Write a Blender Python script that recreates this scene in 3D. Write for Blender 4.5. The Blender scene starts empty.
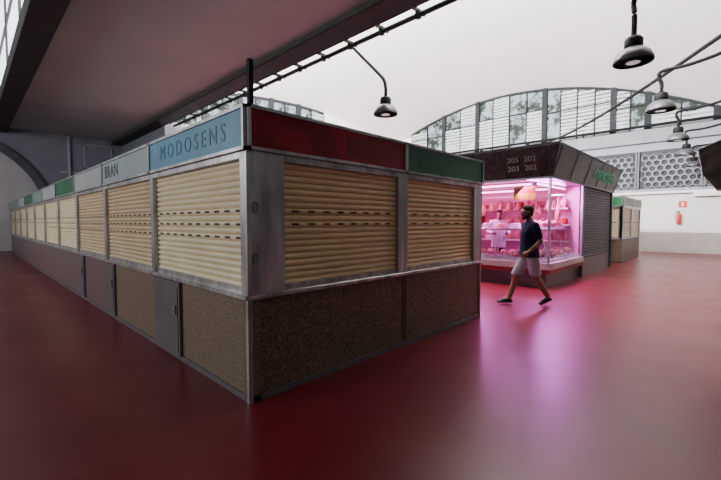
import bpy, bmesh, math, random
from mathutils import Vector, Matrix
random.seed(3)
S=bpy.context.scene
COL=S.collection
# ------------------------------------------------------------------ materials
def mat(name,col,rough=.5,metal=0.,scale=0,amt=.25,bump=0.,emit=None,es=0.,col2=None,detail=4,stretch=None,spec=None,vor=False):
    m=bpy.data.materials.new(name); m.use_nodes=True
    n=m.node_tree.nodes; l=m.node_tree.links; b=n['Principled BSDF']
    b.inputs['Base Color'].default_value=(*col,1); b.inputs['Roughness'].default_value=rough
    b.inputs['Metallic'].default_value=metal
    if spec is not None: b.inputs['Specular IOR Level'].default_value=spec
    if emit: b.inputs['Emission Color'].default_value=(*emit,1); b.inputs['Emission Strength'].default_value=es
    if scale:
        tc=n.new('ShaderNodeTexCoord'); mp=n.new('ShaderNodeMapping')
        if vor:
            tx=n.new('ShaderNodeTexVoronoi'); tx.inputs['Scale'].default_value=scale; fac=n.new('ShaderNodeSeparateColor'); l.new(tx.outputs['Color'],fac.inputs[0]); out=fac.outputs[0]
            mp.inputs['Rotation'].default_value=(0,.7,0)
        else:
            tx=n.new('ShaderNodeTexNoise'); tx.inputs['Scale'].default_value=scale; tx.inputs['Detail'].default_value=detail; out=tx.outputs['Fac']
        if stretch: mp.inputs['Scale'].default_value=stretch
        l.new(tc.outputs['Object'],mp.inputs[0]); l.new(mp.outputs[0],tx.inputs['Vector'])
        cr=n.new('ShaderNodeValToRGB'); c2=col2 or tuple(c*(1-amt) for c in col)
        cr.color_ramp.elements[0].position=.35; cr.color_ramp.elements[1].position=.65
        cr.color_ramp.elements[0].color=(*c2,1); cr.color_ramp.elements[1].color=(*col,1)
        l.new(out,cr.inputs[0]); l.new(cr.outputs[0],b.inputs['Base Color'])
        if bump:
            bp=n.new('ShaderNodeBump'); bp.inputs['Strength'].default_value=bump; bp.inputs['Distance'].default_value=.01
            l.new(out,bp.inputs['Height']); l.new(bp.outputs[0],b.inputs['Normal'])
    return m
M_white=mat('vault_plaster',(.93,.92,.90),.9,scale=.6,amt=.03)
M_slab=mat('slab_concrete',(.44,.50,.47),.85,scale=.5,amt=.08,spec=.2)
M_beam=mat('beam_paint',(.05,.046,.046),.7,scale=2,amt=.2,spec=.2)
M_beam2=mat('beam_brown',(.13,.13,.125),.7,scale=2,amt=.2,spec=.2)
M_grey=mat('grey_wall_paint',(.32,.35,.41),.8,scale=1,amt=.12)
M_lwall=mat('light_wall_paint',(.78,.77,.74),.8,scale=1,amt=.06)
M_dark=mat('dark_metal',(.008,.008,.010),.6,0,scale=8,amt=.3,spec=.15)
M_alu=mat('aluminium',(.62,.61,.60),.36,.7,scale=7,amt=.50,stretch=(1,1,.25),detail=9)
M_cream=mat('shutter_cream',(.93,.77,.44),.34,scale=4,amt=.12,detail=6)
M_beige=mat('shutter_pale',(.95,.84,.58),.34,scale=4,amt=.10,detail=6)
M_brownsh=mat('shutter_tan',(.72,.58,.38),.38,scale=4,amt=.12,detail=6)
M_slot=mat('slot_black',(.02,.02,.02),.7,scale=5)
M_gran=mat('granite_brown',(.27,.19,.115),.4,scale=70,col2=(.05,.035,.024),detail=4)
M_gran2=mat('granite_tan',(.30,.22,.15),.4,scale=70,col2=(.08,.058,.042),detail=4)
M_gran3=mat('panel_redgrey',(.18,.12,.12),.4,scale=20,amt=.25)
M_gdoor=mat('grey_door_paint',(.14,.13,.14),.4,scale=3,amt=.2)
M_red=mat('sign_red',(.38,.007,.028),.4,scale=4,col2=(.22,.005,.018),spec=.3,vor=True,stretch=(.6,1,1.6))
M_green=mat('sign_green',(.035,.18,.085),.4,scale=3,amt=.35,detail=8,spec=.3)
M_blue=mat('sign_blue',(.13,.37,.52),.4,scale=4,amt=.2,detail=8,spec=.3)
M_blued=mat('sign_letter_blue',(.045,.19,.34),.4,scale=6,amt=.25,detail=8,spec=.3)
M_pgreen=mat('sign_pale_green',(.20,.34,.27),.4,scale=2,amt=.1)
M_pblue=mat('sign_pale_greyblue',(.34,.42,.44),.4,scale=3,amt=.15)
M_tsign=mat('sign_greywhite',(.42,.44,.44),.4,scale=2,amt=.1)
M_black=mat('letter_black',(.012,.012,.016),.5,scale=3)
M_canopy=mat('canopy_stone',(.055,.040,.031),.45,scale=6,col2=(.012,.008,.007),detail=9,spec=.25)
M_letterw=mat('letter_cream',(.36,.33,.29),.5,scale=3)
M_glet=mat('letter_green',(.02,.30,.13),.5,scale=3,emit=(.05,.6,.3),es=.08)
M_tile=mat('pink_white_tile',(.80,.30,.52),.3,scale=3,amt=.08)
M_meat=mat('raw_meat',(.42,.025,.05),.3,scale=18,col2=(.85,.38,.42),detail=3)
M_ham=mat('cured_meat',(.34,.05,.06),.45,scale=12,col2=(.75,.36,.32))
M_tray=mat('steel_tray',(.75,.75,.77),.32,.8,scale=5,amt=.1)
M_paper=mat('card_white',(.85,.85,.82),.7,scale=4,amt=.05)
M_yel=mat('card_yellow',(.60,.42,.02),.6,scale=4,amt=.05)
M_redc=mat('card_red',(.40,.008,.01),.5,scale=4,amt=.1)
M_skin=mat('skin',(.25,.12,.075),.55,scale=10,amt=.1)
M_navy=mat('navy_cotton',(.014,.020,.052),.9,scale=12,amt=.3,spec=.15)
M_shorts=mat('grey_cotton',(.46,.47,.52),.9,scale=12,amt=.2,spec=.2)
M_hair=mat('black_hair',(.012,.008,.007),.7,scale=60,amt=.5,bump=.4,spec=.2)
M_shoe=mat('dark_leather',(.02,.016,.015),.5,scale=12)
M_eye=mat('eye',(.03,.02,.02),.2,scale=5)
M_coat=mat('white_cotton',(.8,.78,.78),.8,scale=10,amt=.08)
M_lampsh=mat('lamp_enamel',(.09,.09,.095),.35,.4,scale=6,amt=.2)
M_lens=mat('lamp_glass',(.8,.8,.78),.15,scale=5,amt=.05,emit=(1,.97,.9),es=.35)
M_ext=mat('extinguisher_red',(.7,.02,.02),.3,scale=4,amt=.1)
M_tube=mat('pink_tube',(1,.5,.8),.5,emit=(1,.25,.68),es=9,scale=2,amt=.01)
def glassmat():
    m=bpy.data.materials.new('case_glass'); m.use_nodes=True; n=m.node_tree.nodes; l=m.node_tree.links
    n.remove(n['Principled BSDF']); t=n.new('ShaderNodeBsdfTransparent'); t.inputs[0].default_value=(.95,.97,.97,1)
    g=n.new('ShaderNodeBsdfGlossy'); g.inputs['Roughness'].default_value=.04
    mx=n.new('ShaderNodeMixShader'); mx.inputs[0].default_value=.04
    l.new(t.outputs[0],mx.inputs[1]); l.new(g.outputs[0],mx.inputs[2]); l.new(mx.outputs[0],n['Material Output'].inputs[0]); return m
M_glass=glassmat()
def windowmat():
    m=mat('daylight_pane',(.02,.02,.02),.5,spec=.1); n=m.node_tree.nodes; l=m.node_tree.links; b=n['Principled BSDF']
    tc=n.new('ShaderNodeTexCoord'); tx=n.new('ShaderNodeTexNoise'); tx.inputs['Scale'].default_value=1.1; tx.inputs['Detail'].default_value=9
    tx.inputs['Roughness'].default_value=.75
    cr=n.new('ShaderNodeValToRGB'); e=cr.color_ramp.elements
    e[0].position=.44; e[0].color=(.02,.045,.02,1); e[1].position=.55; e[1].color=(.80,.92,1,1)
    l.new(tc.outputs['Object'],tx.inputs['Vector']); l.new(tx.outputs['Fac'],cr.inputs[0]); l.new(cr.outputs[0],b.inputs['Emission Color'])
    b.inputs['Emission Strength'].default_value=1.5; return m
M_pane=windowmat()
M_louv=mat('louvre_white',(.52,.55,.57),.6,scale=3,amt=.1,spec=.1)
M_frame=mat('frame_grey',(.035,.038,.042),.7,scale=4,spec=.05)
def floormat():
    m=mat('red_painted_floor',(.2,.02,.03),.3,spec=.5); n=m.node_tree.nodes; l=m.node_tree.links; b=n['Principled BSDF']
    tc=n.new('ShaderNodeTexCoord')
    t1=n.new('ShaderNodeTexNoise'); t1.inputs['Scale'].default_value=.45; t1.inputs['Detail'].default_value=6; t1.inputs['Roughness'].default_value=.6
    cr=n.new('ShaderNodeValToRGB'); e=cr.color_ramp.elements
    e[0].position=.2; e[0].color=(.105,.006,.013,1); e[1].position=.85; e[1].color=(.20,.012,.021,1)
    l.new(tc.outputs['Object'],t1.inputs['Vector']); l.new(t1.outputs['Fac'],cr.inputs[0]); l.new(cr.outputs[0],b.inputs['Base Color'])
    t2=n.new('ShaderNodeTexNoise'); t2.inputs['Scale'].default_value=1.3; t2.inputs['Detail'].default_value=6; t2.inputs['Roughness'].default_value=.6
    mr=n.new('ShaderNodeMapRange'); mr.inputs[1].default_value=.25; mr.inputs[2].default_value=.75; mr.inputs[3].default_value=.295; mr.inputs[4].default_value=.40
    l.new(tc.outputs['Object'],t2.inputs['Vector']); l.new(t2.outputs['Fac'],mr.inputs[0]); l.new(mr.outputs[0],b.inputs['Roughness'])
    return m
M_floor=floormat()
# ------------------------------------------------------------------ mesh helpers
def empty(name,loc,label,cat,group=None,rz=0):
    o=bpy.data.objects.new(name,None); o.location=loc; o.rotation_euler=(0,0,rz); o.empty_display_size=.2
    COL.objects.link(o); o['label']=label; o['category']=cat
    if group: o['group']=group
    return o
def mk(name,bm,mats,parent=None,M=None,smooth=False,label=None,cat=None,group=None,kind=None,world=False):
    if M is not None: bm.transform(M)
    bmesh.ops.recalc_face_normals(bm,faces=bm.faces)
    me=bpy.data.meshes.new(name); bm.to_mesh(me); bm.free()
    for m in (mats if isinstance(mats,(list,tuple)) else [mats]): me.materials.append(m)
    if smooth:
        for p in me.polygons: p.use_smooth=True
    o=bpy.data.objects.new(name,me)
    if len(me.vertices):
        xs=[v.co for v in me.vertices]
        c=Vector(((min(v.x for v in xs)+max(v.x for v in xs))/2,(min(v.y for v in xs)+max(v.y for v in xs))/2,min(v.z for v in xs)))
        me.transform(Matrix.Translation(-c)); o.location=c
    COL.objects.link(o)
    if parent: o.parent=parent
    if label: o['label']=label
    if cat: o['category']=cat
    if group: o['group']=group
    if kind: o['kind']=kind
    return o
def addbox(bm,x0,x1,y0,y1,z0,z1,mi=0,bev=0):
    r=bmesh.ops.create_cube(bm,size=1); vs=r['verts']
    for v in vs:
        v.co=Vector(((x0+x1)/2+v.co.x*(x1-x0),(y0+y1)/2+v.co.y*(y1-y0),(z0+z1)/2+v.co.z*(z1-z0)))
    fs={f for v in vs for f in v.link_faces}
    for f in fs: f.material_index=mi
    if bev:
        es={e for v in vs for e in v.link_edges}
        bmesh.ops.bevel(bm,geom=list(es),offset=bev,segments=1,affect='EDGES',material=mi)
def box(name,b,m,parent=None,bev=0,**k):
    bm=bmesh.new(); addbox(bm,*b,bev=bev); return mk(name,bm,m,parent,**k)
def lathe(bm,prof,seg=24,c=(0,0,0),mi=0):
    rings=[]
    for r,z in prof:
        rings.append([bm.verts.new((c[0]+max(r,.0005)*math.cos(2*math.pi*i/seg),c[1]+max(r,.0005)*math.sin(2*math.pi*i/seg),c[2]+z)) for i in range(seg)])
    for a,b in zip(rings,rings[1:]):
        for i in range(seg):
            f=bm.faces.new((a[i],a[(i+1)%seg],b[(i+1)%seg],b[i])); f.material_index=mi
    for rr in (rings[0],rings[-1]):
        try: bm.faces.new(rr).material_index=mi
        except: pass
def addtube(bm,pts,r,seg=8,mi=0):
    pts=[Vector(p) for p in pts]; rings=[]; up=Vector((.013,.02,1)).normalized()
    for i,p in enumerate(pts):
        d=(pts[min(i+1,len(pts)-1)]-pts[max(i-1,0)]).normalized()
        a=d.cross(up)
        if a.length<.05: a=d.cross(Vector((1,0,0)))
        a.normalize(); b=d.cross(a)
        rings.append([bm.verts.new(p+(a*math.cos(2*math.pi*j/seg)+b*math.sin(2*math.pi*j/seg))*r) for j in range(seg)])
    for a,b in zip(rings,rings[1:]):
        for j in range(seg):
            bm.faces.new((a[j],a[(j+1)%seg],b[(j+1)%seg],b[j])).material_index=mi
    bm.faces.new(rings[0]); bm.faces.new(rings[-1])
def smoothpath(pts,n=6):
    P=[Vector(p) for p in pts]; P=[P[0]]+P+[P[-1]]; out=[]
    for i in range(1,len(P)-2):
        for k in range(n):
            t=k/n; a,b,c,d=P[i-1],P[i],P[i+1],P[i+2]
            out.append(.5*((2*b)+(-a+c)*t+(2*a-5*b+4*c-d)*t*t+(-a+3*b-3*c+d)*t**3))
    out.append(P[-2]); return out
def lettering(text,size,M,parent,m,name='lettering',ext=.006,sx=1.,label=None,sp=1.):
    cu=bpy.data.curves.new(name,'FONT'); cu.body=text; cu.size=size; cu.extrude=ext; cu.align_x='CENTER'; cu.align_y='CENTER'; cu.resolution_u=3
    cu.space_character=sp
    t=bpy.data.objects.new('t',cu); COL.objects.link(t); bpy.context.view_layer.update()
    dg=bpy.context.evaluated_depsgraph_get(); me=bpy.data.meshes.new_from_object(t.evaluated_get(dg))
    bpy.data.objects.remove(t)
    me.transform(Matrix.Diagonal((sx,1,1,1))); me.transform(M@Matrix.Rotation(math.pi/2,4,'X'))
    me.materials.clear(); me.materials.append(m)
    o=bpy.data.objects.new(name,me); COL.objects.link(o); o.parent=parent
    if label: o['label']=label
    return o
T=Matrix.Translation
# ------------------------------------------------------------------ setting
box('floor',(-12,24.3,-8,27,-.1,0),M_floor,kind='structure')
def shz(x,y): return 11-(y-10.8)**2/38-(x-15)**2/62
bm=bmesh.new(); N=48; g=[]
for th in (0,.18):
    g.append([[bm.verts.new((6.9+17.6*i/N,-1.5+21.5*j/N,shz(6.9+17.6*i/N,-1.5+21.5*j/N)+th)) for j in range(N+1)] for i in range(N+1)])
for a in g:
    for i in range(N):
        for j in range(N): bm.faces.new((a[i][j],a[i+1][j],a[i+1][j+1],a[i][j+1]))
mk('ceiling',bm,M_white,smooth=True,kind='structure')
box('ceiling.001',(1.6,6.4,-3,27,6.35,6.7),M_slab,kind='structure')
bm=bmesh.new(); addbox(bm,6.4,6.85,-3,27,6.2,6.9,0); addbox(bm,6.3,6.9,-3,27,6.14,6.2,1)
mk('trim_1',bm,[M_beam2,M_beam],kind='structure')
bm=bmesh.new(); addbox(bm,1.2,1.6,-3,27,6.15,6.8,0); addbox(bm,1.12,1.7,-3,27,6.08,6.15,1)
mk('trim_2',bm,[M_beam2,M_beam],kind='structure')
bm=bmesh.new()
addtube(bm,[(7.30,-3,6.18),(7.30,19.7,6.18)],.05); addtube(bm,[(7.50,-3,6.26),(7.50,19.7,6.26)],.03); addtube(bm,[(7.1,-3,6.26),(7.1,19.7,6.26)],.022)
y=-2.5
while y<19.5:
    addbox(bm,6.85,7.54,y,y+.05,6.22,6.30); addbox(bm,7.25,7.36,y-.02,y+.09,6.10,6.25); y+=1.1
mk('cable_rail',bm,M_dark,label='black twin conduit rail clamped along the ceiling beam',cat='conduit')
bm=bmesh.new()
addbox(bm,1.26,1.30,-3,27,6.8,11,1)
for i in range(8):
    yy=-3+i*4.2; addbox(bm,1.20,1.35,yy-.05,yy+.05,6.8,11,0)
for z in (6.85,8.2,10.95): addbox(bm,1.2,1.35,-3,27,z-.05,z+.05,0)
M_pane2=mat('milky_pane',(.7,.7,.7),.4,scale=1,emit=(.85,.93,1),es=3.5)
mk('window_1',bm,[M_beam2,M_pane2],kind='structure')
bm=bmesh.new(); addbox(bm,24.3,24.6,-8,27,0,6.15)
mk('wall_east',bm,M_grey,kind='structure')
box('wall_east.001',(24.22,24.3,-8,27,0,2.95),M_lwall,kind='structure')
bm=bmesh.new(); addbox(bm,24.0,24.22,-8,27,2.90,3.02,bev=.01); mk('trim_3',bm,M_white,kind='structure')
box('baseboard_east',(24.18,24.22,-8,27,0,1.0),mat('dado_greybrown',(.42,.38,.36),.6,scale=2,amt=.15),kind='structure')
box('trim_4',(24.05,24.3,-8,27,5.5,6.15),mat('sill_concrete',(.25,.26,.29),.7,scale=2,amt=.15),kind='structure')
bm=bmesh.new(); addtube(bm,[(23.9,-2,6.3),(23.9,19.4,6.3)],.07)
for yy in range(0,20,3): addbox(bm,23.88,24.1,yy,yy+.06,6.15,6.3)
mk('pipe',bm,M_dark,label='dark pipe running below the arched windows',cat='pipe')
M_bg=mat('block_grey',(.22,.22,.25),.8,scale=3,amt=.1); M_bv=mat('block_void',(.06,.065,.075),.9,scale=3)
def hexscreen(name,y0,y1,z0,z1):
    bm=bmesh.new(); addbox(bm,24.26,24.3,y0,y1,z0,z1,1)
    R=.18; dy=R*math.sqrt(3); dz=R*1.5; r=0; z=z0+R
    while z<z1-R*.6:
        y=y0+dy/2+(dy/2 if r%2 else 0)
        while y<y1-dy*.4:
            o=[];i_=[]
            for rad,lst in ((R*1.0,o),(R*.74,i_)):
                for x in (24.16,24.26):
                    lst.append([bm.verts.new((x,y+rad*math.sin(math.pi/3*k),z+rad*math.cos(math.pi/3*k))) for k in range(6)])
            for k in range(6):
                q=(k+1)%6
                bm.faces.new((o[0][k],o[0][q],i_[0][q],i_[0][k])); bm.faces.new((i_[0][k],i_[0][q],i_[1][q],i_[1][k])); bm.faces.new((o[0][k],o[0][q],o[1][q],o[1][k]))
            y+=dy
        z+=dz; r+=1
    for (a,b,c,d) in ((y0-.07,y0+.03,z0,z1),(y1-.03,y1+.07,z0,z1)): addbox(bm,24.12,24.3,a,b,c,d)
    mk(name,bm,[M_bg,M_bv],kind='structure')
n=5
for a,b in ((-2.2,.95),(1.05,3.5),(3.6,7.1)):
    hexscreen('trim_%d'%n,a,b,3.2,5.1); n+=1
wn=2
def archwin(name,axis,c,a,b,sill,fn,louv,nsub=3):
    bm=bmesh.new(); K=8
    def P(u,d,z): return (c+d,u,z) if axis=='x' else (u,c+d,z)
    def bx(u0,u1,d0,d1,z0,z1,mi):
        if axis=='x': addbox(bm,c+d0,c+d1,u0,u1,z0,z1,mi)
        else: addbox(bm,u0,u1,c+d0,c+d1,z0,z1,mi)
    top=lambda u: fn(u)+.02
    for i in range(K):
        u0=a+(b-a)*i/K; u1=a+(b-a)*(i+1)/K
        vs=[bm.verts.new(P(u0,.08,sill)),bm.verts.new(P(u1,.08,sill)),bm.verts.new(P(u1,.08,top(u1))),bm.verts.new(P(u0,.08,top(u0)))]
        bm.faces.new(vs).material_index=1
        q=[bm.verts.new(P(uu,d,top(uu)+zz)) for uu in (u0,u1) for d in (-.05,.12) for zz in (-.15,.05)]
        for f in ((0,1,5,4),(0,2,6,4),(0,1,3,2)): bm.faces.new([q[k] for k in f]).material_index=0
    bx(a-.14,a+.14,-.12,.14,sill,top(a),0)
    for i in range(1,nsub):
        u=a+(b-a)*i/nsub; bx(u-.03,u+.03,-.04,.1,sill,top(u)-.02,0)
    for z in (sill+.04,sill+(top((a+b)/2)-sill)*.6): bx(a,b,-.04,.1,z-.035,z+.035,0)
    for (i,h0,h1) in louv:
        u0=a+(b-a)*i/nsub+.04; u1=a+(b-a)*(i+1)/nsub-.04
        t=min(top(u0),top(u1))-.1; z=sill+.1+(t-sill)*h0; zt=sill+(t-sill)*h1
        while z<zt:
            bx(u0,u1,-.03,.05,z,z+.14,2); z+=.20
    mk(name,bm,[M_frame,M_pane,M_louv],kind='structure')
ys=[-1.5,.6,3.2,4.7,8.2,12.5,15.1,18.0]
for i in range(len(ys)-1):
    ns=2 if ys[i+1]-ys[i]<3 else 4
    L=[]
    for k in range(ns):
        if random.random()<.7: L.append((k,0,random.choice([.6,.6,1])))
    archwin('window_%d'%wn,'x',24.35,ys[i],ys[i+1],6.15,lambda u:shz(24.3,u),L,nsub=ns); wn+=1
bm=bmesh.new()
addbox(bm,24.3,24.5,18.0,19.8,6.15,8.0)
mk('wall_east.002',bm,M_white,kind='structure')
box('wall_north',(6.9,24.3,19.8,20.1,0,6.4),M_grey,kind='structure')
bm=bmesh.new()
for i in range(10):
    x0=17+7.3*i/10; x1=17+7.3*(i+1)/10
    bm.faces.new([bm.verts.new(p) for p in ((x0,19.8,6.4),(x1,19.8,6.4),(x1,19.8,shz(x1,19.8)+.05),(x0,19.8,shz(x0,19.8)+.05))])
mk('wall_north.001',bm,M_white,kind='structure')
xs=[6.9,8.9,10.9,12.9,14.9,17]
for i in range(5):
    archwin('window_%d'%wn,'y',19.85,xs[i],xs[i+1],6.4,lambda u:shz(u,19.8),[(k,0,1) for k in range(2) if random.random()<.3],nsub=2); wn+=1
box('wall_north.002',(-6,6.9,27,27.3,0,6.7),M_grey,kind='structure')
box('wall_north.003',(6.9,7.1,20.1,27,0,6.4),M_grey,kind='structure')
bm=bmesh.new()
def arc(t,r): return (-.9+r*math.cos(t),1.9+r*.98*math.sin(t))
for k in range(16):
    t0=math.pi/2*k/16; t1=math.pi/2*(k+1)/16
    q=[]
    for t in (t0,t1):
        for r in (4.0,4.35):
            for yy in (26.75,27.0):
                a=arc(t,r); q.append(bm.verts.new((a[0],yy,a[1])))
    for f in ((0,2,6,4),(0,1,5,4),(2,3,7,6),(1,3,7,5)): bm.faces.new([q[j] for j in f])
addbox(bm,3.1,3.45,26.75,27,0,1.9)
mk('trim_%d'%n,bm,mat('rib_grey',(.14,.15,.18),.7,scale=2),kind='structure'); n+=1
bm=bmesh.new(); c=bm.verts.new((-.9,26.97,1.9)); vs=[bm.verts.new((arc(math.pi/2*k/16,4.0)[0],26.97,arc(math.pi/2*k/16,4.0)[1])) for k in range(17)]
for k in range(16): bm.faces.new((c,vs[k],vs[k+1]))
addbox(bm,-6,3.1,26.93,26.97,0,1.9)
mk('trim_%d'%n,bm,mat('niche_paint',(.7,.7,.72),.8,scale=2,amt=.1),kind='structure'); n+=1
bm=bmesh.new()
for b in ((4.95,5.02,4.6,6.0),(6.3,6.37,4.6,6.0),(4.95,6.37,5.93,6.0),(4.95,6.37,4.6,4.67)): addbox(bm,b[0],b[1],26.93,27,b[2],b[3],0)
addbox(bm,4.98,6.3,26.96,27,4.6,6,1); addbox(bm,4.2,4.3,26.85,27,0,6.3,0); addbox(bm,3.8,6.9,26.9,27,4.25,4.35,0)
mk('window_%d'%wn,bm,[mat('frame_pale',(.6,.62,.66),.6,scale=3),M_grey],kind='structure')
box('trim_%d'%n,(23.95,24.22,-2.2,1.3,2.72,2.90),M_white,kind='structure'); n+=1
# ------------------------------------------------------------------ stalls with shutters
def shutter(parent,M,x0,x1,z0,z1,m,slots,rows,fill=.3,label=None):
    bm=bmesh.new(); ns=int(round((z1-z0)/.058)); h=(z1-z0)/ns; prof=[]
    for i in range(ns):
        zb=z0+i*h
        for (f,d) in ((0.0,.072),(.05,.060),(.16,.050),(.35,.044),(.55,.042),(.78,.047),(.92,.057)): prof.append((d,zb+f*h))
    prof.append((.072,z1))
    L=[bm.verts.new((x0,d,z)) for d,z in prof]; R=[bm.verts.new((x1,d,z)) for d,z in prof]
    for i in range(len(prof)-1): bm.faces.new((L[i],R[i],R[i+1],L[i+1]))
    for r in rows:
        zc=z0+(r+.5)*h
        nx=slots; pitch=(x1-x0-.1)/nx
        for k in range(nx):
            xc=x0+.05+pitch*(k+.5); addbox(bm,xc-pitch*fill,xc+pitch*fill,.038,.05,zc-.009,zc+.009,1)
    addbox(bm,x0,x1,.03,.075,z0-.03,z0+.02,2)
    return mk('roll_shutter',bm,[m,M_slot,M_alu],parent,M=M,smooth=False,label=label)
def box_(name,b,m,parent,M,bev=0):
    bm=bmesh.new(); addbox(bm,*b,bev=bev); return mk(name,bm,m,parent,M=M)
def face(parent,M,w,signm,base,door=None,slots=10,rows=(7,),m=M_cream,ml=.05,mr=.05,text=None,tm=None,ts=.2,zt=2.08,slabel=None,fill=.3,sp=1.,seam=None,tx=0):
    zs=.93
    x0,x1=ml,w-mr
    bm=bmesh.new(); addbox(bm,0,w,.02,.10,.05,.86,0)
    for s_ in (seam or ()): addbox(bm,s_-.006,s_+.006,.014,.03,.05,.86,1)
    mk('base_panel',bm,[base,M_slot],parent,M=M)
    box_('plinth',(0,w,.0,.10,0,.05),M_gdoor,parent,M)
    box_('counter_sill',(0,w,-.025,.14,.86,zs-.03),M_alu,parent,M,.006)
    if ml>.02: box_('shutter_guide',(x0-ml,x0,-.0,.12,zs-.03,zt),M_alu,parent,M,.004)
    if mr>.02: box_('shutter_guide',(x1,x1+mr,-.0,.12,zs-.03,zt),M_alu,parent,M,.004)
    box_('header_rail',(x0,x1,0,.12,2.02,zt),M_alu,parent,M,.004)
    shutter(parent,M,x0,x1,zs,2.03,m,slots,rows,fill)
    bm=bmesh.new(); t=.028
    addbox(bm,t,w-t,-.015,.08,zt+t,2.44-t,0)
    for b in ((0,w,zt,zt+t),(0,w,2.44-t,2.44),(0,t,zt,2.44),(w-t,w,zt,2.44)): addbox(bm,b[0],b[1],-.03,.1,b[2],b[3],1)
    s=mk('sign_board',bm,[signm,M_alu],parent,M=M,label=slabel)
    if text:
        o=lettering(text,ts,M@T((w/2+tx,-.016,(zt+2.44)/2)),parent,tm,sx=1.0,sp=sp,ext=.003)
        o.parent=s; o.location=-s.location
    if door:
        d0,d1=door
        bm=bmesh.new(); addbox(bm,d0,d1,-.012,.03,.03,.85,0,bev=.004)
        addbox(bm,d0+.04,d1-.04,-.018,-.01,.08,.8,0)
        d=mk('door',bm,M_gdoor,parent,M=M)
        bm=bmesh.new(); addbox(bm,d1-.1,d1-.07,-.04,-.015,.5,.6); h=mk('handle',bm,M_alu,parent,M=M); h.parent=d; h.location-=d.location
M_latch=mat('latch_steel',(.32,.32,.33),.3,.8,scale=8,amt=.2)
def oval(parent,M,x,z):
    bm=bmesh.new(); pts=[(x+.024*math.cos(a),-.006,z+.045*math.sin(a)) for a in [2*math.pi*k/18 for k in range(19)]]
    addtube(bm,pts,.005,6)
    vs=[bm.verts.new((x+.022*math.cos(2*math.pi*k/18),-.002,z+.043*math.sin(2*math.pi*k/18))) for k in range(18)]; bm.faces.new(vs)
    mk('latch',bm,M_latch,parent,M=M)
X0,Y0=1.59,2.80
RL=Matrix.Rotation(-math.pi/2,4,'Z')
U=2.25
c=empty('market_stall',(X0,Y0,0),'closed corner stall, cream shutters, blue and red signs, granite base','market stall','closed market stalls')
W=2.07
face(c,T((0,0,0)),W,M_red,M_gran,slots=8,rows=(9,11),m=M_cream,ml=.36,mr=.12,slabel='red sign board in aluminium frame',fill=.22,seam=(W-.01,))
face(c,T((0,U,0))@RL,U,M_blue,M_gran2,door=(.03,.82),slots=10,rows=(7,9,11),m=M_beige,ml=.05,mr=.07,text='MODOSENS',tm=M_blued,ts=.22,sp=1.5,slabel='blue sign board with faded dark blue capitals',fill=.22,tx=.03)
oval(c,T((0,0,0)),.07,1.62); oval(c,T((0,0,0)),.07,1.20)
bm=bmesh.new(); addbox(bm,-.012,.03,-.012,.03,0,2.06,bev=.004); mk('corner_post',bm,M_alu,c)
bm=bmesh.new(); addbox(bm,.12,W,.12,U,0,2.40); mk('body',bm,M_gdoor,c)
bm=bmesh.new(); addbox(bm,.10,.14,.12,.16,2.38,2.86); mk('antenna_post',bm,M_dark,c,label='short dark post on the roof')
c=empty('market_stall',(X0+W,Y0,0),'closed market stall with cream shutter, green sign and granite base','market stall','closed market stalls')
w2=5.62-X0-W
face(c,T((0,0,0)),w2,M_green,M_gran,slots=6,rows=(9,11),m=M_cream,ml=.06,mr=.24,slabel='green sign board in aluminium frame',fill=.22,seam=(.04,))
bm=bmesh.new(); addbox(bm,0.0,w2-.03,.12,U,0,2.40); mk('body',bm,M_gdoor,c)
bm=bmesh.new(); addbox(bm,w2-.03,w2,.0,U,0,2.42); mk('side_panel',bm,M_alu,c)
specs=[(M_pblue,M_gran2,M_brownsh,'BRAN','black-lettered grey-blue sign',(.03,.5)),
(M_tsign,M_gran3,M_brownsh,None,'grey-white sign',(.03,.6)),(M_green,M_gran3,M_beige,None,'green sign',None),
(M_tsign,M_gran3,M_beige,None,'grey-white sign',None),(M_pgreen,M_gran3,M_beige,None,'pale green sign',None),
(M_green,M_gran3,M_beige,None,'green sign',None),(M_tsign,M_gran3,M_beige,None,'grey-white sign',None),
(M_pgreen,M_gran3,M_beige,None,'pale green sign',None),(M_tsign,M_gran3,M_beige,None,'grey-white sign',None)]
for i,(sm,bmn,shm,tx,lb,dr) in enumerate(specs):
    c=empty('market_stall',(X0,Y0+U*(i+1),0),'closed market stall with slatted shutter and '+lb,'market stall','closed market stalls')
    face(c,T((0,U,0))@RL,U,sm,bmn,door=dr,slots=10,rows=(7,9,11) if i<4 else (9,11),m=shm,ml=.05,mr=.05,text=tx,tm=M_black,ts=.27,fill=.22,tx=-.58,sp=1.1)
    bm=bmesh.new(); addbox(bm,.12,3.91,0,U,0,2.40); mk('body',bm,M_gdoor,c)
for k,(xa,wd) in enumerate(((16.7,1.95),(18.65,1.95))):
    c=empty('market_stall',(xa,2.85,0),'closed kiosk with yellowish cream shutters and green sign','market stall','closed market stalls')
    face(c,T((0,0,0)),wd,M_green,M_gran2,slots=8,rows=(9,),m=M_beige,ml=.08,mr=.08)
    if k==0:
        face(c,T((0,U,0))@RL,U,M_green,M_gran2,slots=8,rows=(9,),m=M_beige,ml=.08,mr=.08)
    bm=bmesh.new(); addbox(bm,.12,wd,.12,U,0,2.40); mk('body',bm,M_gdoor,c)
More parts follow.
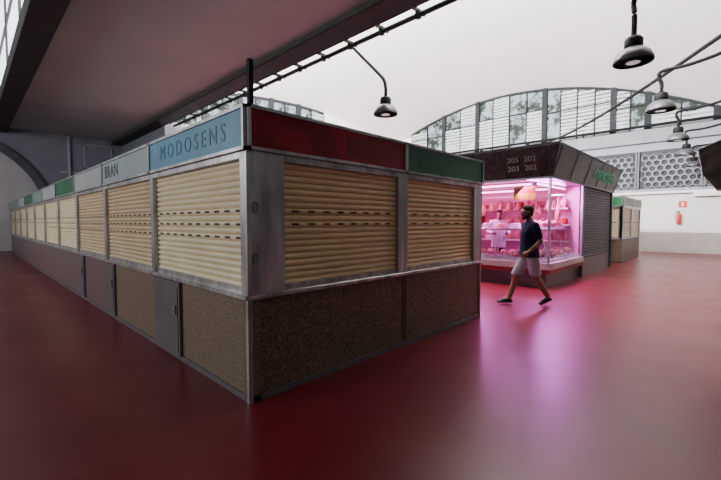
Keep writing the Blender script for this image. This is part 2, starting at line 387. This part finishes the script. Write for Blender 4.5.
# ------------------------------------------------------------------ butcher stall
BX,BY=8.95,2.85; BW=6.1; BL=2.6; BD=4.0
b=empty('butcher_stall',(BX,BY,0),'open lit butcher stall with dark brown canopy and glass display counter','market stall')
def lb(name,x0,x1,y0,y1,z0,z1,m,bev=0,label=None):
    bm=bmesh.new(); addbox(bm,x0,x1,y0,y1,z0,z1,bev=bev); return mk(name,bm,m,b,label=label)
M_steeld=mat('dull_steel',(.12,.11,.12),.35,.5,scale=4,amt=.25)
lb('platform',.12,BW,.12,BD,0,.14,M_steeld)
bm=bmesh.new(); addbox(bm,.1,BL,.1,.7,0,.34,0); addbox(bm,.1,.7,.7,BD,0,.34,0)
mk('counter_base',bm,M_steeld,b)
M_bandp=mat('counter_cream',(.62,.52,.52),.5,scale=4,amt=.1); M_bandr=mat('counter_red',(.34,.02,.02),.5,scale=4,amt=.1)
bm=bmesh.new(); addbox(bm,0,BL,0,.75,.34,.44,0); addbox(bm,0,.75,.75,BD,.34,.44,0)
addbox(bm,-.03,BL,-.03,.75,.44,.58,1); addbox(bm,-.03,.75,.75,BD,.44,.58,1); mk('counter_band',bm,[M_bandr,M_bandp],b,label='red and cream counter band')
bm=bmesh.new(); addbox(bm,.03,BL,.03,.72,.58,.64); addbox(bm,.03,.72,.72,BD,.58,.64); mk('display_bed',bm,M_tray,b)
bm=bmesh.new(); addbox(bm,.35,BL,.35,.78,1.30,1.34); addbox(bm,.35,.78,.78,BD,1.30,1.34); mk('counter_shelf',bm,M_paper,b)
def quad(bm,p,mi=0): bm.faces.new([bm.verts.new(q) for q in p]).material_index=mi
bm=bmesh.new()
quad(bm,((.02,.02,.6),(BL,.02,.6),(BL,.33,1.33),(.33,.33,1.33)))
quad(bm,((.02,.02,.6),(.33,.33,1.33),(.33,BD,1.33),(.02,BD,.6)))
mk('display_glass',bm,M_glass,b)
bm=bmesh.new()
addtube(bm,[(.02,.02,.6),(.33,.33,1.33)],.018); addtube(bm,[(.33,.33,1.33),(BL,.33,1.33)],.022); addtube(bm,[(.33,.33,1.33),(.33,BD,1.33)],.022)
addtube(bm,[(.02,1.3,.6),(.33,1.3,1.33)],.012); addtube(bm,[(1.3,.02,.6),(1.3,.33,1.33)],.012)
mk('glass_trim',bm,M_alu,b)
for (x,y) in ((.0,.0),(BL-.08,.0),(.0,2.0),(.0,BD-.08)): lb('post',x,x+.05,y,y+.05,.58,2.5,M_alu,.005)
lb('partition',BL,BL+.06,.1,BD,.14,2.5,M_tile); lb('back_wall',0.1,BL,BD-.06,BD,.14,2.5,M_tile)
lb('ceiling_panel',.05,BW,.05,BD,2.47,2.52,M_paper)
lb('shutter_base',BL+.06,BW,.05,.15,.0,.5,M_steeld); lb('end_panel',BW-.06,BW,.1,BD,0,2.5,M_steeld)
M_dsh=mat('shutter_grey',(.055,.055,.06),.45,.3,scale=4,amt=.2)
bm=bmesh.new(); z=.5; pr=[]
while z<2.45: pr+= [(.07,z),(.045,z+.02),(.04,z+.05),(.05,z+.07)]; z+=.078
L=[bm.verts.new((BL+.1,d,q)) for d,q in pr]; R=[bm.verts.new((BW-.08,d,q)) for d,q in pr]
for i in range(len(pr)-1): bm.faces.new((L[i],R[i],R[i+1],L[i+1]))
addbox(bm,BL+.04,BL+.1,0,.12,.0,2.5); addbox(bm,BW-.08,BW,0,.12,.0,2.5)
mk('roll_shutter',bm,M_dsh,b,label='dark grey slatted shutter')
CT=3.14
bm=bmesh.new(); lo=[(-.02,-.02),(BW,-.02),(BW,BD),(-.02,BD)]; hi=[(-.22,-.22),(BW+.1,-.22),(BW+.1,BD+.1),(-.22,BD+.1)]
a=[bm.verts.new((x,y,2.5)) for x,y in lo]; d=[bm.verts.new((x,y,CT)) for x,y in hi]; e=[bm.verts.new((x,y,CT+.06)) for x,y in hi]
for p,q in ((a,d),(d,e)):
    for i in range(4): bm.faces.new((p[i],p[(i+1)%4],q[(i+1)%4],q[i]))
bm.faces.new(a); bm.faces.new(e)
mk('canopy',bm,M_canopy,b)
bm=bmesh.new()
for k in range(5):
    y=BD*k/4; addtube(bm,[(-.03,y,2.5),(-.225,y,CT)],.007)
for k in range(6):
    x=BW*k/5; addtube(bm,[(x,-.03,2.5),(x,-.225,CT)],.007)
addbox(bm,-.04,BW+.02,-.04,BD,2.455,2.5)
mk('canopy_trim',bm,M_steeld,b)
tl=-math.atan2(.2,CT-2.5); zc=(2.5+CT)/2-.01
ML=T((-.125,.60,zc))@RL@Matrix.Rotation(-tl,4,'X')
for tx,xx,zz in (('205',-.19,.10),('202',.19,.10),('203',-.19,-.10),('202',.19,-.10)):
    lettering(tx,.165,ML@T((xx,-.008,zz)),b,M_letterw,sx=1.1)
MF=T((4.3,-.125,zc))@Matrix.Rotation(-tl,4,'X')
lettering('CARNISSERIA',.40,MF@T((0,-.01,0)),b,M_glet,label='green raised letters',sx=1.05)
for (p,q) in (((.5,.45,2.40),(BL-.1,.45,2.40)),((.45,.6,2.40),(.45,BD-.2,2.40)),((BL-.4,.8,2.4),(BL-.4,BD-.3,2.4))):
    bm=bmesh.new(); addtube(bm,[p,q],.025); mk('tube_light',bm,M_tube,b)
HX=BL-.62
lb('hanging_rail',HX-.015,HX+.015,.3,BD-.1,2.2,2.23,M_alu)
for z in (.95,1.4,1.85): lb('wall_shelf',BL-.3,BL,.3,BD-.2,z,z+.03,M_paper)
lb('wall_shelf',.8,BL-.4,BD-.36,BD-.06,1.7,1.74,M_tray)
e1=empty('poster',(BX+.20,BY+.40,2.02),'yellow and red price poster hanging above the counter','poster')
bm=bmesh.new(); addbox(bm,0,.01,0,.50,0,.30,0); addbox(bm,-.004,.0,.02,.48,.16,.28,1); mk('card',bm,[M_yel,M_redc],e1)
bm=bmesh.new(); addtube(bm,[(.005,.08,.30),(.005,.08,.448)],.004); addtube(bm,[(.005,.40,.30),(.005,.40,.448)],.004); mk('string',bm,M_alu,e1)
def blob(bm,c,r,seed,sx=1,sy=1,sz=.6,sub=2):
    rnd=random.Random(seed); s=bmesh.ops.create_icosphere(bm,subdivisions=sub,radius=r)
    ph=[rnd.uniform(0,6.28) for _ in range(3)]
    for v in s['verts']:
        n_=v.co.normalized(); k=1+.12*math.sin(4*n_.x+ph[0])+.12*math.sin(5*n_.y+ph[1])+.08*math.sin(7*n_.z+ph[2])
        v.co=Vector((v.co.x*k*sx,v.co.y*k*sy,v.co.z*k*sz))+Vector(c)
spots=[]
for i in range(6): spots.append((BX+.38,BY+.45+.58*i,0,.642))
for i in range(3): spots.append((BX+.95+.56*i,BY+.38,1,.642))
for i in range(3): spots.append((BX+1.1+.56*i,BY+.57,2,1.342))
proto=[]
for s in range(5):
    bm=bmesh.new(); blob(bm,(0,0,.07),.082,s,1.05,.85,1.0); o=mk('meat_cut',bm,M_meat,smooth=True,label='cut of raw red meat on a steel tray',cat='meat',group='meat in the display counter')
    proto.append(o)
used=set()
for (x,y,a,zt_) in spots:
    bm=bmesh.new(); w,dp=(.25,.26) if a==0 else (.27,.25)
    if a==2: dp=.19
    addbox(bm,-w,w,-dp,dp,0,.012)
    for q in ((-w,w,-dp,-dp+.012),(-w,w,dp-.012,dp),(-w,-w+.012,-dp,dp),(w-.012,w,-dp,dp)): addbox(bm,*q,0,.04)
    o=mk('tray',bm,M_tray,label='shallow stainless steel meat tray',cat='tray',group='trays in the display counter'); o.location=(x,y,zt_)
    for k in range(6):
        s=random.randrange(5)
        if s in used: q=proto[s].copy(); COL.objects.link(q)
        else: q=proto[s]; used.add(s)
        yo=.12 if a<2 else .088
        q.location=(x-.158+.158*(k%3)+.0,y-yo+2*yo*(k//3),zt_+.014); q.rotation_euler=(0,0,random.choice((0,3.14))+(random.uniform(1.4,1.7) if a<2 else 0.))
    if a==2: continue
    bm=bmesh.new()
    if a==0: addbox(bm,-.004,.004,-.05,.05,0,.08)
    else: addbox(bm,-.05,.05,-.004,.004,0,.08)
    o=mk('price_tag',bm,M_paper,label='small white price tag',cat='price tag',group='price tags'); o.location=(x-(.26 if a==0 else 0),y-(.26 if a else 0),.645)
for s in range(5):
    if s not in used: bpy.data.objects.remove(proto[s])
for i in range(8):
    bm=bmesh.new()
    if i%2: blob(bm,(0,0,.07),.1,i+20,.9,1.1,.7)
    else: addbox(bm,-.09,.09,-.1,.1,0,.13,bev=.02)
    o=mk('cold_cut' if i%2 else 'carton',bm,M_ham if i%2 else M_paper,smooth=bool(i%2),label='piece of cured meat on the counter shelf' if i%2 else 'small white carton on the counter shelf',cat='meat' if i%2 else 'carton'); o.location=(BX+.6,BY+1.0+.37*i,1.342)
bm=bmesh.new(); lathe(bm,[(.012,-.02),(.02,-.08),(.03,-.15),(.07,-.28),(.095,-.4),(.08,-.5),(.03,-.56)],12)
h0=mk('leg',bm,M_ham,smooth=True); hm=h0.data; bpy.data.objects.remove(h0)
bm=bmesh.new(); addtube(bm,smoothpath([(0,0,.02),(.0,.03,.045),(0,0,.06),(0,0,.0),(0,0,-.03)]),.004,6); hk=mk('hk',bm,M_alu); hkm=hk.data; bpy.data.objects.remove(hk)
for i in range(13):
    e2=empty('hanging_ham',(BX+HX,BY+.45+.26*i,2.15),'cured ham hanging from the steel rail','ham','hams on the rail')
    o=bpy.data.objects.new('meat',hm); COL.objects.link(o); o.parent=e2; sc=random.uniform(.7,1.15); sz=random.uniform(.55,1.15)
    o.location=(0,0,-.03-.54*sz); o.scale=(sc,sc,sz)
    o=bpy.data.objects.new('hook',hkm); COL.objects.link(o); o.parent=e2; o.location=(0,0,-.01)
for z in (.98,1.43,1.88):
    for i in range(11):
        bm=bmesh.new(); k=random.random()
        if k<.3: addbox(bm,-.08,.08,-.1,.1,0,random.uniform(.12,.28),bev=.01); mm=random.choice([M_redc,M_paper,M_redc]); nm='package'
        else: blob(bm,(0,0,.09),.11,i+60,.8,.9,1.1); mm=M_meat; nm='meat_cut'
        o=mk(nm,bm,mm,smooth=(nm!='package'),label='packaged goods on the wall shelf' if nm=='package' else 'piece of meat on the wall shelf',cat='package' if nm=='package' else 'meat',group='goods on the wall shelves'); o.location=(BX+BL-.17,BY+.45+.3*i,z+.002)
# ------------------------------------------------------------------ lamps
def pendant(x,y,z,arm,cable_top=None):
    e=empty('pendant_lamp',(x,y,z),'grey metal high-bay pendant lamp hanging on a dark arm','lamp','industrial pendant lamps')
    bm=bmesh.new(); lathe(bm,[(.28,0),(.285,.015),(.275,.06),(.24,.14),(.17,.2),(.13,.225),(.125,.22),(.16,.19),(.23,.13),(.265,.05),(.27,0)],28); mk('lamp_shade',bm,M_lampsh,e,smooth=True)
    bm=bmesh.new(); lathe(bm,[(.12,.215),(.13,.23),(.13,.36),(.1,.40),(.05,.415)],24); mk('housing',bm,M_dark,e,smooth=True)
    bm=bmesh.new(); lathe(bm,[(.262,.04),(.2,.015),(.1,.0),(.01,-.005)],24); mk('lens',bm,M_lens,e,smooth=True)
    bm=bmesh.new(); addtube(bm,smoothpath([(0,0,.41)]+arm),.04); mk('arm',bm,M_dark,e)
bz=4.0
pendant(7.6,1.22,4.07,[(0.0,0,.75),(0.02,0.02,.95),(-.03,0,1.2),(0,0,3.4)])
armr=[(0,.0,.60),(-.03,.05,.76),(0,-.02,.88),(0,-.5,.90),(0,-1.1,1.04),(0,-1.75,1.4)]
for x,y in ((11.0,1.22),(15.3,1.25),(18.8,1.28),(22.8,1.28)): pendant(x,y,bz,armr)
pendant(6.93,5.88,bz,[(0,.0,.62),(.0,.06,.82),(.06,.30,1.06),(.2,.85,1.56),(.35,1.42,2.08)])
bm=bmesh.new(); addbox(bm,6.9,24.3,-.9,-.5,5.3,5.8); mk('trim_%d'%n,bm,M_beam2,kind='structure')
for k,(p,q) in enumerate((((9.4,-.6,5.3),(24.02,9.5,5.9)),)):
    p,q=Vector(p),Vector(q); pts=[p.lerp(q,t/14)+Vector((0,0,-.5*math.sin(math.pi*t/14))) for t in range(15)]
    bm=bmesh.new(); addtube(bm,pts,.045); mk('cable',bm,M_dark,label='long dark cable strung across below the vault',cat='cable')
e=empty('hanging_sign',(9.4,0,2.05),'black hanging sign box with chamfered corners','sign')
pr=[(.45,.72),(-.1,.98),(-1.2,.98),(-1.2,.05),(.2,.02),(.38,.28)]
bm=bmesh.new(); A=[bm.verts.new((-.35,y,z)) for y,z in pr]; B=[bm.verts.new((.35,y,z)) for y,z in pr]
bm.faces.new(A); bm.faces.new(B)
for i in range(6): bm.faces.new((A[i],A[(i+1)%6],B[(i+1)%6],B[i]))
mk('sign_box',bm,M_canopy,e)
bm=bmesh.new()
for i in (0,5): addtube(bm,[(-.36,*pr[i]),(-.36,*pr[(i+1)%6])],.010)
mk('edge_trim',bm,M_gdoor,e)
bm=bmesh.new(); addtube(bm,[(0,-.7,.98),(0,-.7,3.27)],.015); addtube(bm,[(.2,-.7,.98),(.2,-.7,3.27)],.015); mk('rod',bm,M_dark,e)
e=empty('fire_extinguisher',(24.06,1.83,1.4),'red fire extinguisher hanging on the white wall','fire extinguisher')
bm=bmesh.new(); lathe(bm,[(.08,0),(.09,.03),(.09,.42),(.06,.5),(.03,.53)],16); mk('cylinder',bm,M_ext,e,smooth=True)
bm=bmesh.new(); lathe(bm,[(.03,.53),(.035,.58),(.02,.6)],12); addbox(bm,-.02,.02,-.02,.1,.6,.63); mk('valve',bm,M_dark,e)
bm=bmesh.new(); addtube(bm,smoothpath([(0,.05,.57),(0,.13,.5),(0,.12,.3),(0,.1,.2)]),.01); mk('hose',bm,M_dark,e)
bm=bmesh.new(); addbox(bm,.07,.16,-.05,.05,.1,.4); mk('bracket',bm,M_alu,e)
e=empty('extinguisher_sign',(24.2,1.7,2.2),'square red fire extinguisher sign on the wall','sign')
bm=bmesh.new(); addbox(bm,-.0,.02,-.16,.16,0,.32); mk('plate',bm,M_ext,e)
bm=bmesh.new(); addbox(bm,-.006,0,-.03,.04,.06,.2); addbox(bm,-.006,0,-.01,.02,.2,.25); addbox(bm,-.006,0,-.07,.02,.25,.27); mk('pictogram',bm,M_paper,e)
# ------------------------------------------------------------------ people
def hull(bm,els,seg=12):
    vs=[]
    for c_,r_ in els:
        if not isinstance(r_,(tuple,list)): r_=(r_,r_,r_)
        s=bmesh.ops.create_uvsphere(bm,u_segments=seg,v_segments=8,radius=1)
        for v in s['verts']: v.co=Vector((v.co.x*r_[0]+c_[0],v.co.y*r_[1]+c_[1],v.co.z*r_[2]+c_[2]))
        vs+=s['verts']
    fs={f for v in vs for f in v.link_faces}; es={e for v in vs for e in v.link_edges}
    for f in fs: bm.faces.remove(f)
    for e in es:
        if e.is_valid: bm.edges.remove(e)
    r=bmesh.ops.convex_hull(bm,input=vs)
    ge=[g for g in r['geom_interior']+r['geom_unused'] if isinstance(g,bmesh.types.BMVert) and g.is_valid]
    bmesh.ops.delete(bm,geom=list(set(ge)),context='VERTS')
def remeshed(name,groups,m,parent,voxel=.012,sm=4):
    bm=bmesh.new()
    for g_ in groups:
        b2=bmesh.new(); hull(b2,g_); t=bpy.data.meshes.new('t'); b2.to_mesh(t); b2.free(); bm.from_mesh(t); bpy.data.meshes.remove(t)
    bmesh.ops.recalc_face_normals(bm,faces=bm.faces)
    me=bpy.data.meshes.new(name); bm.to_mesh(me); bm.free()
    o=bpy.data.objects.new('t',me); COL.objects.link(o)
    r=o.modifiers.new('r','REMESH'); r.mode='VOXEL'; r.voxel_size=voxel
    s=o.modifiers.new('s','SMOOTH'); s.iterations=sm; s.factor=.5
    bpy.context.view_layer.update(); dg=bpy.context.evaluated_depsgraph_get()
    m2=bpy.data.meshes.new_from_object(o.evaluated_get(dg)); bpy.data.objects.remove(o)
    m2.name=name; m2.materials.clear(); m2.materials.append(m)
    for p in m2.polygons: p.use_smooth=True
    q=bpy.data.objects.new(name,m2); COL.objects.link(q); q.parent=parent; return q
def handgroups(w,d,nrm,wd):
    w=Vector(w); d=Vector(d).normalized(); nrm=Vector(nrm).normalized(); wd=Vector(wd).normalized(); G=[]
    k0=w+d*.085
    G.append([(w,.023),(k0+wd*.028,.014),(k0-wd*.028,.013)])
    for i,(off,ln) in enumerate(((.030,.07),(.010,.078),(-.010,.073),(-.029,.058))):
        a=k0+wd*off; b_=a+(d*.9+nrm*.25).normalized()*ln*.5; c_=b_+(d*.55+nrm*.8).normalized()*ln*.5
        G.append([(a,.0095),(b_,.0085)]); G.append([(b_,.0085),(c_,.0075)])
    a=w+d*.025+wd*.02; b_=a+(wd*.8+d*.7).normalized()*.04; c_=b_+(d*.9+wd*.1+nrm*.3).normalized()*.035
    G.append([(a,.013),(b_,.011)]); G.append([(b_,.011),(c_,.009)])
    return G
def person(loc,rz,label,P,shirt,pants,longsleeve=False,beard=True,scale=1):
    e=empty('person',loc,label,'person',rz=rz); e.scale=(scale,)*3
    G=[]; hx=P['hip']
    G.append([((hx,0,.94),(.12,.165,.10)),((hx+.01,0,1.08),(.115,.155,.06))])
    G.append([((hx+.01,0,1.08),(.115,.155,.06)),((hx+.005,0,1.30),(.125,.17,.09))])
    G.append([((hx+.005,0,1.30),(.125,.17,.09)),((hx,.14,1.43),.054),((hx,-.14,1.43),.054),((hx+.01,0,1.475),.055)])
    G.append([((hx,.08,1.455),.045),((hx,-.08,1.455),.045),((hx+.012,0,1.515),.056)])
    G.append([((hx+.01,0,1.46),.062),((hx+.04,0,1.58),.054)])
    H=Vector((hx+.065,0,1.655))
    def h(x,y,z): return tuple(H+Vector((x,y,z)))
    G.append([(h(-.015,0,.015),(.094,.075,.092)),(h(.025,0,-.015),(.058,.062,.06))])
    G.append([(h(.025,0,-.015),(.056,.060,.06)),(h(.050,0,-.095),(.028,.032,.024)),(h(-.02,0,-.07),(.05,.055,.03))])
    G.append([(h(.078,0,.012),.009),(h(.098,0,-.030),.012)])
    G.append([(h(.080,0,-.062),(.011,.024,.009))])
    G.append([(h(.066,.028,.028),(.012,.026,.007))]); G.append([(h(.066,-.028,.028),(.012,.026,.007))])
    for s in (1,-1): G.append([(h(-.01,.074*s,.01),(.018,.010,.026)),(h(-.005,.072*s,-.015),(.01,.008,.01))])
    for s,a in ((1,P['armL']),(-1,P['armR'])):
        sh=(hx,.185*s,1.415); el=a[0]; wr=a[1]
        G.append([((hx,.14*s,1.425),.057),(sh,.060)]); G.append([(sh,.058),(el,.044)]); G.append([(el,.044),(wr,.028)])
        d=Vector(wr)-Vector(el); d.normalize(); fwd=Vector(a[2]) if len(a)>2 else Vector((1,0,.3))
        fwd=(fwd-d*fwd.dot(d)).normalized(); nr=d.cross(fwd)
        if nr.y*s>0: nr=-nr
        G+=handgroups(wr,d,nr,fwd)
    for s,l in ((1,P['legL']),(-1,P['legR'])):
        hp=(hx,.09*s,.92); kn,an,toe=l
        G.append([(hp,.088),(kn,.062)])
        mid=Vector(kn).lerp(Vector(an),.32)+Vector((-.02,0,0))
        G.append([(kn,.060),(mid,.060)]); G.append([(mid,.060),(an,.040)])
        G.append([(an,.038),(Vector(an).lerp(Vector(toe),.35)+Vector((0,0,-.02)),.036),(toe,.026)])
    remeshed('body',G,M_skin,e,voxel=.006,sm=2)
    hem=P.get('hem',.86)
    g=[[((hx,0,hem),(.162,.200,.008)),((hx+.01,0,1.08),(.148,.185,.05))],[((hx+.01,0,1.08),(.148,.185,.05)),((hx+.005,0,1.30),(.150,.190,.09))],
       [((hx+.005,0,1.30),(.150,.190,.09)),((hx,.14,1.435),.065),((hx,-.14,1.435),.065),((hx+.01,0,1.465),(.074,.074,.035))],
       [((hx,.08,1.46),.052),((hx,-.08,1.46),.052),((hx+.005,0,1.49),(.066,.066,.02))]]
    for s,a in ((1,P['armL']),(-1,P['armR'])):
        sh=Vector((hx,.185*s,1.415)); el=Vector(a[0]); f=1. if longsleeve else .68
        g.append([((hx,.14*s,1.425),.065),(tuple(sh),.072)]); g.append([(tuple(sh),.073),(tuple(sh.lerp(el,f)),.066)])
        if longsleeve: g.append([(tuple(el),.056),(tuple(el.lerp(Vector(a[1]),.9)),.040)])
    remeshed('coat' if longsleeve else 'shirt',g,shirt,e,voxel=.010)
    g=[[((hx,0,.98),(.124,.165,.02)),((hx,.0,.90),(.136,.176,.05))]]
    for s,l in ((1,P['legL']),(-1,P['legR'])):
        hp=Vector((hx,.09*s,.90)); kn=Vector(l[0]); an=Vector(l[1])
        if P.get('long'): g.append([(tuple(hp),.098),(tuple(kn),.072)]); g.append([(tuple(kn),.072),(tuple(an),.06)])
        else:
            hp2=hp.lerp(kn,.88); g.append([(tuple(hp),.104),((hp2.x,hp2.y,hp2.z),(.104,.098,.012))])
    remeshed('shorts' if not P.get('long') else 'trousers',g,pants,e,voxel=.010,sm=3)
    for s,l in ((1,P['legL']),(-1,P['legR'])):
        an,toe=Vector(l[1]),Vector(l[2]); dd=(toe-an); dd.z=0; dd.normalize()
        heel=an-dd*.045+Vector((0,0,-.055 if abs(an.z-.1)<.03 else -.045))
        remeshed('shoe',[[(tuple(heel),(.036,.036,.03)),(tuple(an+Vector((0,0,-.02))),(.042,.04,.03)),(tuple(toe),(.045,.045,.026)),(tuple(an.lerp(toe,.6)),(.045,.045,.038))]],M_shoe,e,voxel=.009)
    remeshed('hair',[[(h(-.032,0,.044),(.094,.083,.084)),(h(.008,0,.085),(.064,.062,.034))],[(h(-.064,0,-.03),(.042,.066,.045)),(h(-.05,0,.02),(.066,.079,.07))]],M_hair,e,voxel=.006,sm=2)
    if beard: remeshed('beard',[[(h(.050,0,-.102),(.038,.038,.028)),(h(.0,.045,-.072),(.030,.021,.022)),(h(.0,-.045,-.072),(.030,.021,.022))],[(h(-.004,.062,-.03),(.014,.010,.02)),(h(.0,.052,-.06),(.022,.018,.02))],[(h(-.004,-.062,-.03),(.014,.010,.02)),(h(.0,-.052,-.06),(.022,.018,.02))],[(h(.074,.02,-.05),(.012,.008,.005)),(h(.084,0,-.047),(.008,.008,.005)),(h(.074,-.02,-.05),(.012,.008,.005))]],M_hair,e,voxel=.005,sm=1)
    for s in (1,-1):
        bm=bmesh.new(); bmesh.ops.create_uvsphere(bm,u_segments=10,v_segments=8,radius=.009); bm.transform(T(h(.068,.030*s,.010))); mk('eye',bm,M_eye,e,smooth=True)
    return e
P1=dict(hip=-.03,armL=((-.09,.26,1.14),(.11,.255,.97)),armR=((-.16,-.24,1.16),(-.20,-.26,.91)),
  legL=((-.11,.09,.49),(-.33,.09,.155),(-.21,.09,.035)),legR=((.18,-.09,.50),(.30,-.09,.105),(.47,-.09,.045)))
person((7.07,2.62,0),math.radians(136),'bearded man walking past, navy t-shirt, grey shorts, dark shoes',P1,M_navy,M_shorts,scale=1.01)
P2=dict(hip=0,armL=((.02,.27,1.15),(.22,.2,1.12),(0,0,1)),armR=((.02,-.27,1.15),(.22,-.2,1.12),(0,0,1)),long=True,hem=.72,
  legL=((.01,.10,.5),(0,.10,.10),(.14,.10,.045)),legR=((.01,-.10,.5),(0,-.10,.10),(.14,-.10,.045)))
person((BX+1.1,BY+1.66,.14),math.radians(215),'shopkeeper in a white coat standing behind the counter',P2,M_coat,M_navy,longsleeve=True,beard=False,scale=.95)
# ------------------------------------------------------------------ light
w=bpy.data.worlds.new('World'); S.world=w; w.use_nodes=True
w.node_tree.nodes['Background'].inputs[0].default_value=(.9,.94,1,1); w.node_tree.nodes['Background'].inputs[1].default_value=.12
def area(name,loc,target,sx,sy,e,col):
    l=bpy.data.lights.new(name,'AREA'); l.shape='RECTANGLE'; l.size=sx; l.size_y=sy; l.energy=e; l.color=col
    o=bpy.data.objects.new(name,l); o.location=loc; o.rotation_euler=(Vector(target)-Vector(loc)).to_track_quat('-Z','Y').to_euler(); COL.objects.link(o); return o
area('vault_fill_light',(6.6,9,7.6),(14,9,11.2),16,2,12000,(1,.985,.96))  # added area light hidden above the slab, brightens vault for unbuilt lunette windows
area('west_fill_light',(-9,12,5.0),(2,10,3.5),14,4,1000,(.97,.97,1))  # unseen area light added as daylight from the open west side, no window built
area('stall_light',(BX+1.1,BY+.5,2.38),(BX+.9,BY-1.7,0),2.2,.6,360,(.95,.20,1))
area('stall_light_west',(BX+.5,BY+2.2,2.38),(BX-1.4,BY+1.6,0),.5,2.4,120,(.95,.20,1))
area('stall_light_inside',(BX+1.2,BY+2.4,2.4),(BX+1.5,BY+2.4,0),1.2,2.4,90,(1,.18,.58))
cam=bpy.data.cameras.new('Camera'); cam.lens=383/721*36; cam.sensor_width=36; cam.clip_start=.05
o=bpy.data.objects.new('Camera',cam); COL.objects.link(o); o.location=(0,0,1.5)
o.rotation_euler=(math.radians(90-2.69),0,math.radians(-46)); S.camera=o
